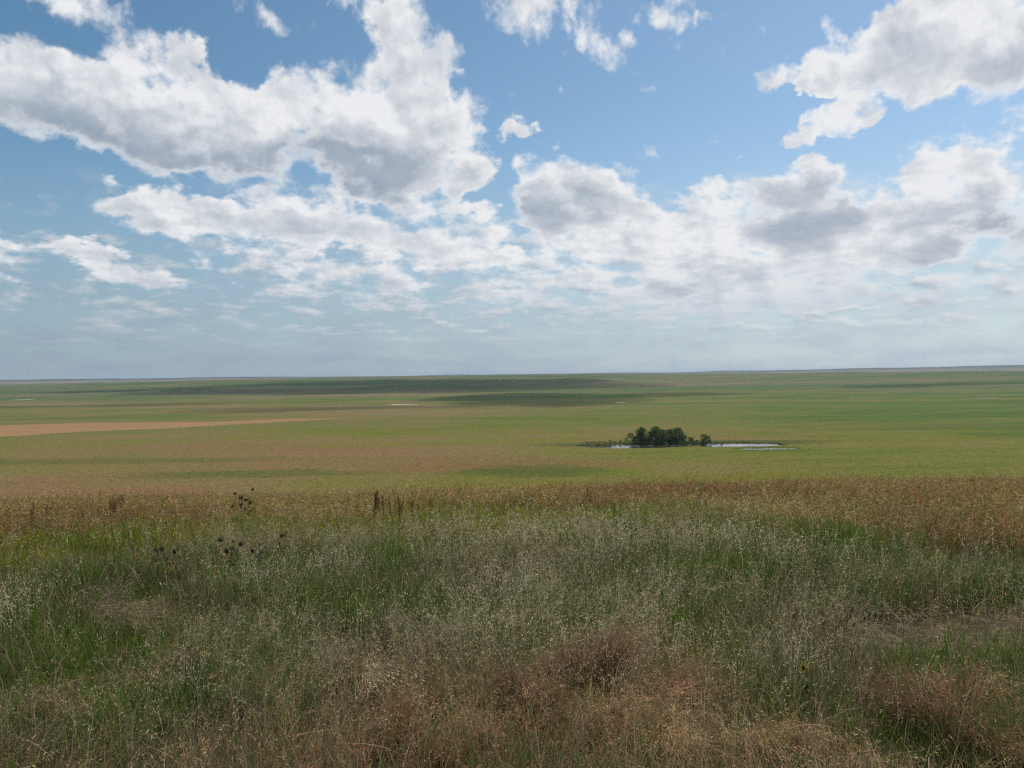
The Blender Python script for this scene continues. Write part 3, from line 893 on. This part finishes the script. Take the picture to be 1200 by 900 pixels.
x, y, h = plant_at(290, 573, 11.0)
sunflower(x, y, h, .17, 15, 0, 'tall branching weed with dark dried flower heads breaking the crest line at left', 1, .019)
x, y, h = plant_at(273, 576, 11.2)
sunflower(x, y, h, .03, 1, 0, 'single dark dried flower head on a thin stalk left of the tall branching weed', 2, .024, group='single flower heads')
x, y, h = plant_at(273, 629, 7.6)
sunflower(x, y, h, .12, 8, 2, 'low sunflower with dark heads and two small yellow blooms below the tall branching weed', 3, .019)
x, y, h = plant_at(301, 634, 7.4)
sunflower(x, y, h, .09, 5, 0, 'low sunflower with only dark heads among silvery grass right of the yellow blooms', 4, .018)
x, y, h = plant_at(327, 619, 8.2)
sunflower(x, y, h, .05, 3, 0, 'sparse sunflower with three dark heads farthest right of the left flower patch', 5, .022)
x, y, h = plant_at(183, 636, 7.4)
sunflower(x, y, h, .08, 4, 1, 'sunflower with a dark centred yellow bloom at the left of the flower patch', 6, .021)
x, y, h = plant_at(165, 638, 7.2)
sunflower(x, y, h, .04, 2, 2, 'leftmost sunflower with small yellow blooms only', 7, .014)
x, y, h = plant_at(198, 644, 7.2)
sunflower(x, y, h, .08, 6, 1, 'sunflower with several dark heads low in the grass, second from the leftmost blooms', 8, .017)
x, y, d0 = hit(946, 834)
sunflower(x, y, .33, .02, 1, 1, 'single small bright yellow flower in the green grass near the bottom right', 9, .0105, group='single flower heads')

def dock(px, top, d, label, seed, wide=.05, stalks=1):
    rg = random.Random(seed)
    x, y, h = plant_at(px, top - 3, d)
    root = empty('curly_dock', (x, y, gz(x, y) - .01)); tag(root, label, 'weed', 'reddish dock stalks along the crest')
    rn = np.random.default_rng(seed)
    for s in range(stalks):
        bm = bmesh.new(); B = Blades()
        o = Vector((rg.uniform(-1, 1) * wide * (stalks > 1), rg.uniform(-1, 1) * wide, 0)); hh = h * rg.uniform(.8, 1)
        if s == 0: hh = h
        lx = rg.uniform(-.10, .14) * hh
        pts = [o * (.4 + .6 * k / 4) + Vector((rg.uniform(-.01, .01) + lx * (k / 4) ** 2, 0, hh * k / 4)) for k in range(5)]
        tube(bm, pts, .006, .003)
        n = 190
        f = np.linspace(.35, 1.0, n)
        rad_ = wide * .55 * (1.25 - f) + .008
        a = rn.uniform(0, 6.28, n)
        p = np.stack([lx * f ** 2 + o.x * (.4 + .6 * f) + np.cos(a) * rad_ * rn.uniform(.2, 1, n), o.y * (.4 + .6 * f) + np.sin(a) * rad_ * rn.uniform(.2, 1, n), hh * f], 1)
        B.grains(p, rn.normal(size=(n, 3)) + np.array([0, 0, .6]), np.full(n, .017), np.full(n, .009), np.tile(np.array([[.175, .082, .048]]), (n, 1)) * rn.uniform(.6, 1.4, (n, 1)))
        bm_obj('stem', bm, DOCK, root)
        B.build('seed_spike', HEAD_MAT, root)
dock(40, 592, 11.5, 'short reddish brown dock stalk at the far left of the crest', 21, .05, 2)
dock(53, 590, 11.8, 'pale brown dock stalk second from the far left of the crest', 22, .05, 2)
dock(98, 600, 11.0, 'single stubby dark dock stalk low on the left crest', 23, .03)
dock(128, 584, 12.0, 'broad cluster of dock stalks on the left crest', 24, .09, 4)
dock(144, 583, 12.2, 'upright dock pair just right of the broad cluster on the left crest', 25, .05, 2)
dock(437, 577, 11.2, 'tallest dark red dock clump left of the picture middle', 26, .09, 5)
dock(450, 584, 11.0, 'thin dock stalk just right of the tallest dark red clump', 27, .03)
dock(458, 583, 11.3, 'middle one of the thin dock stalks right of the dark red clump', 28, .03)
dock(468, 584, 11.0, 'thickest of the thin dock stalks right of the dark red clump', 29, .04, 2)
dock(481, 590, 10.6, 'low dock stalk standing alone at the right end of the dock row', 30, .03)
dock(690, 574, 12.5, 'brown dock tuft at the left end of the right hand rust grass', 31, .05, 2)

def stalk(base, tip, d, label, r=.004, seed=0, head=True, bend=.03):
    rg = random.Random(seed)
    az, el = bearing(*tip); bz, _ = bearing(*base)
    bx, by = d * math.sin(rad(bz)), d * math.cos(rad(bz))
    tx, ty = d * .97 * math.sin(rad(az)), d * .97 * math.cos(rad(az)); tz = CAM_Z + d * .97 * math.tan(rad(el))
    p0 = Vector((0, 0, -.01)); p1 = Vector((tx - bx, ty - by, max(.1, tz - gz(bx, by))))
    root = empty('dead_stalk', (bx, by, gz(bx, by))); tag(root, label, 'dry stalk', 'bare dry stalks in the near grass')
    pts = [p0.lerp(p1, k / 7) + Vector((bend * math.sin(k / 7 * 3.14), rg.uniform(-.004, .004), 0)) for k in range(8)]
    bm = bmesh.new(); tube(bm, pts, r, r * .45)
    bm_obj('stem', bm, DSTEM, root)
    if head:
        B = Blades(); rn = np.random.default_rng(seed); n = 50
        f = rn.uniform(.72, 1.03, n)[:, None]
        p = np.array(p0)[None] * (1 - f) + np.array(p1)[None] * f + rn.normal(0, .006, (n, 3))
        B.grains(p, np.array(p1 - p0)[None] + rn.normal(0, .2, (n, 3)), np.full(n, .016), np.full(n, .005), np.tile(np.array([[.30, .25, .16]]), (n, 1)) * rn.uniform(.7, 1.2, (n, 1)))
        B.build('seed_head', HEAD_MAT, root)
stalk((337, 850), (357, 752), 4.3, 'tall thick pale stalk leaning right, bottom left of the picture', .0045, 41)
stalk((381, 764), (361, 719), 5.4, 'thin pale stalk leaning left above the tall thick pale stalk', .003, 42, False)
stalk((170, 655), (145, 632), 7.6, 'short straw stalk leaning left of the sunflower patch', .003, 43)
stalk((240, 680), (222, 661), 7.0, 'thin straw stalk leaning left below the sunflower patch', .003, 44, False)
stalk((482, 868), (491, 832), 3.6, 'thin pale stalk upright at the bottom left of the middle', .003, 45, False)
stalk((594, 842), (584, 797), 3.9, 'whitish stalk leaning left beside the big brown grass clump', .003, 46)
stalk((706, 768), (710, 751), 5.0, 'short bright straw stalk behind the big brown grass clump', .003, 47, False)
stalk((1052, 735), (1056, 700), 6.0, 'curved pale stalk over the trampled patch at right', .003, 48, False, .06)
stalk((80, 792), (128, 772), 4.7, 'long dry stem lying over to the right at lower left', .003, 49, False)
stalk((885, 700), (878, 655), 7.2, 'upright straw stalk in the silvery grass at right', .003, 50)

def weed(px, py, d, label, seed):
    rg = random.Random(seed)
    x, y = at_dist(px, d)
    root = empty('leafy_weed', (x, y, gz(x, y))); tag(root, label, 'weed', 'yellow green weeds on the trampled patch')
    bm = bmesh.new(); tube(bm, [Vector((0, 0, -.01)), Vector((.01, 0, .06)), Vector((.02, 0, .13))], .004, .002)
    bm_obj('stem', bm, YLEAF, root)
    bl = bmesh.new()
    for k in range(12):
        a = rg.uniform(0, 6.28); z = rg.uniform(.02, .13)
        leaf(bl, Vector((.01, 0, z)), Vector((math.cos(a), math.sin(a), .5)), rg.uniform(.03, .06), rg.uniform(.012, .02), .4)
    bm_obj('leaves', bl, YLEAF, root)
weed(1104, 742, 5.35, 'yellow green leafy weed in the middle of the trampled patch', 61)
weed(1166, 737, 5.45, 'yellow green leafy weed at the right edge of the trampled patch', 62)
weed(895, 762, 5.0, 'small yellow green weed left of the trampled patch', 63)

# big separate clumps of dry grass
def grass_clump(px, py, label, radius, height, base, tipc, n, seed, droop=1.1, wind=(.35, -.1), heads=True, mound=0.0):
    x, y, d = hit(px, py)
    root = empty('grass_clump', (x, y, gz(x, y))); tag(root, label, 'grass clump', 'big grass clumps near the viewer')
    B = Blades(); rn = np.random.default_rng(seed)
    m = max(4, int(n / 160))                                # separate tufts inside the clump, each with a lean of its own
    ta = rn.uniform(0, 6.28, m); tq = radius * np.sqrt(rn.uniform(0, 1, m))
    tl = rn.uniform(.35, 1.15, m) * droop; td = ta + rn.normal(0, .7, m); th = rn.uniform(.5, 1.15, m); tc = np.exp(rn.normal(0, .28, m))
    k = rn.integers(0, m, n); n = int(n * .8); k = k[:n]
    a = rn.uniform(0, 6.28, n); q = np.abs(rn.normal(0, .045, n)) + .01
    rx = tq[k] * np.cos(ta[k]) + q * np.cos(a); ry = (tq[k] * np.sin(ta[k]) + q * np.sin(a)) * .8
    qq = np.hypot(rx, ry)
    zz = ground_z(x + rx, y + ry) - gz(x, y) - .01 + mound * np.clip(1 - (qq / radius) ** 2, 0, 1)
    l = tl[k] * rn.uniform(.5, 1.3, n); dd = td[k] + rn.normal(0, .45, n)
    lean = np.stack([np.cos(dd) * l + wind[0] * rn.uniform(.4, 1.4, n), np.sin(dd) * l + wind[1]], 1)
    c = np.array(tipc)[None] * tc[k][:, None] * np.exp(rn.normal(0, .25, (n, 1))) * np.exp(rn.normal(0, .06, (n, 3)))
    straw = (rn.random(n) < .16)[:, None]
    c = np.where(straw & heads, np.array([[.46, .36, .23]]) * np.exp(rn.normal(0, .2, (n, 1))), c)
    b = np.array(base)[None] * np.exp(rn.normal(0, .2, (n, 1)))
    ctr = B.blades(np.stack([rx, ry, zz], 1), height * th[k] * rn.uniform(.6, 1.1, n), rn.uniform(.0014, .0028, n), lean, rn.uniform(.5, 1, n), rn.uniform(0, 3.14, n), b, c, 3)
    B.build('blades', HEAD_MAT, root)
    if heads:
        H = Blades(); k = rn.random(n) < .5
        with_heads(H, ctr[k], None, c[k] * 1.15, 6, .5, .018, .0032, np.full(k.sum(), .010))
        H.build('seed_heads', HEAD_MAT, root)
RUSTB, RUSTT, TANT = (.120, .070, .038), (.300, .180, .100), (.34, .235, .125)
grass_clump(690, 838, 'largest rusty brown drooping grass clump, bottom right of the middle', .42, .40, RUSTB, RUSTT, 3600, 71, 1.0, (.45, -.15), True, .10)
grass_clump(640, 875, 'tan bristly grass clump under the left flank of the largest rusty clump', .30, .26, RUSTB, TANT, 1700, 72)
grass_clump(1105, 872, 'soft rusty grass clump in the bottom right corner area', .36, .30, RUSTB, (.33, .19, .105), 2800, 73, 1.0, (.3, -.1), True, .06)
grass_clump(850, 882, 'tan seeding grass clump at the bottom edge between the two rusty clumps', .30, .28, RUSTB, TANT, 1700, 74)
grass_clump(40, 838, 'tan brown grass clump at the lower left edge', .24, .30, RUSTB, (.31, .21, .115), 1200, 75)
grass_clump(190, 812, 'brown tufted grass clump right of the clump at the lower left edge', .22, .30, RUSTB, (.29, .195, .11), 1100, 76)
grass_clump(500, 880, 'dark rust grass clump at the bottom edge left of the middle', .34, .24, (.06, .035, .02), (.24, .13, .065), 2000, 77)
grass_clump(265, 848, 'dark green rush tuft at the bottom left', .16, .42, (.028, .042, .018), (.052, .072, .032), 900, 78, .8, (.05, 0), False)
grass_clump(90, 745, 'greyish tan feathery clump at the left edge', .22, .40, RUSTB, (.31, .25, .16), 1200, 79)
grass_clump(430, 800, 'pale feathery seeding clump left of the largest rusty clump', .30, .42, (.07, .06, .03), (.38, .30, .19), 1500, 80)
grass_clump(1012, 735, 'pale grey matted straw mound at the edge of the trampled patch', .22, .10, (.12, .10, .08), (.34, .29, .22), 1500, 81, 2.6, (.4, -.3), False, .07)
grass_clump(930, 700, 'dark green upright grass tuft left of the trampled patch', .20, .42, (.03, .045, .016), (.050, .080, .022), 1200, 82, .6, (.05, 0), False)

# ------------------------------------------------------------------ unseen cloud volumes, added out of view to cast shadows on the plain
def build_shade_clouds():
    m, N = new_mat('shade_cloud_vapour')
    v = N.n('ShaderNodeVolumePrincipled'); v.inputs['Color'].default_value = (.96, .97, .98, 1); v.inputs['Density'].default_value = .0075
    v.inputs['Anisotropy'].default_value = .4
    o = N.n('ShaderNodeOutputMaterial'); N.t.links.new(v.outputs[0], o.inputs['Volume'])
    bm = bmesh.new()
    H = 2300.0
    for i, (px, py, rx, ry, th) in enumerate(SHADE):
        tx, ty, d = hit(px, py)
        c = Vector((tx, ty, gz(tx, ty))) + SUN * (H / SUN.z)
        res = bmesh.ops.create_icosphere(bm, subdivisions=4, radius=1)
        for q in res['verts']:
            p = q.co.copy()
            n1 = float(fbm(np.array([p.x * 1.6 + 10 * i]), np.array([p.y * 1.6 + p.z]), 90 + i, 4)[0])
            k = .55 + .9 * n1
            q.co = Vector((p.x * rx * k, p.y * ry * k, p.z * th * (k if p.z > 0 else .35))) + c
    ob = bm_obj('shade_clouds', bm, m)
    tag(ob, 'unseen cumulus added high above the view to shade the plain', 'shade_clouds', kind='stuff')
SHADE = [(510, 449.5, 520, 420, 200), (250, 456, 330, 60, 170), (640, 466, 100, 230, 200), (420, 477, 130, 22, 160), (150, 474, 120, 18, 150),
         (1160, 449.5, 240, 60, 90), (810, 460.5, 80, 34, 160), (340, 481, 45, 14, 140)]
build_shade_clouds()

# ------------------------------------------------------------------ the air over the prairie
def build_haze():
    m, N = new_mat('haze_air')
    v = N.n('ShaderNodeVolumePrincipled'); v.inputs['Color'].default_value = (.70, .84, 1.0, 1); v.inputs['Density'].default_value = HAZE
    v.inputs['Anisotropy'].default_value = .2
    o = N.n('ShaderNodeOutputMaterial'); N.t.links.new(v.outputs[0], o.inputs['Volume'])
    bm = bmesh.new(); bmesh.ops.create_cube(bm, size=1)
    lo, hi = -45.0, 42.0
    for q in bm.verts: q.co = Vector((q.co.x * 34000, q.co.y * 34000, lo if q.co.z < 0 else hi))
    ob = bm_obj('haze', bm, m, smooth=False)
    tag(ob, 'thin bluish haze over the far prairie', 'haze', kind='stuff')
HAZE = 7e-5
build_haze()

# ------------------------------------------------------------------ camera
cam = bpy.data.cameras.new('camera')
cam.sensor_width = 36; cam.lens = FPX / 1200 * 36
cam.clip_start = 0.1; cam.clip_end = 80000
co = bpy.data.objects.new('camera', cam); COL.objects.link(co)
co.matrix_world = Matrix.Translation((0, 0, CAM_Z)) @ CAM_M.to_4x4()
SC.camera = co

SC.view_settings.view_transform = 'Standard'
SC.view_settings.look = 'None'
SC.view_settings.exposure = 0.0
SC.view_settings.gamma = 1.0
SC.view_settings.use_curve_mapping = False
SC.cycles.max_bounces = 6
SC.cycles.diffuse_bounces = 3
SC.cycles.glossy_bounces = 2
SC.cycles.transmission_bounces = 3
SC.cycles.volume_bounces = 0
SC.cycles.use_denoising = False
SC.cycles.pixel_filter_type = 'BLACKMAN_HARRIS'
SC.cycles.filter_width = 1.25
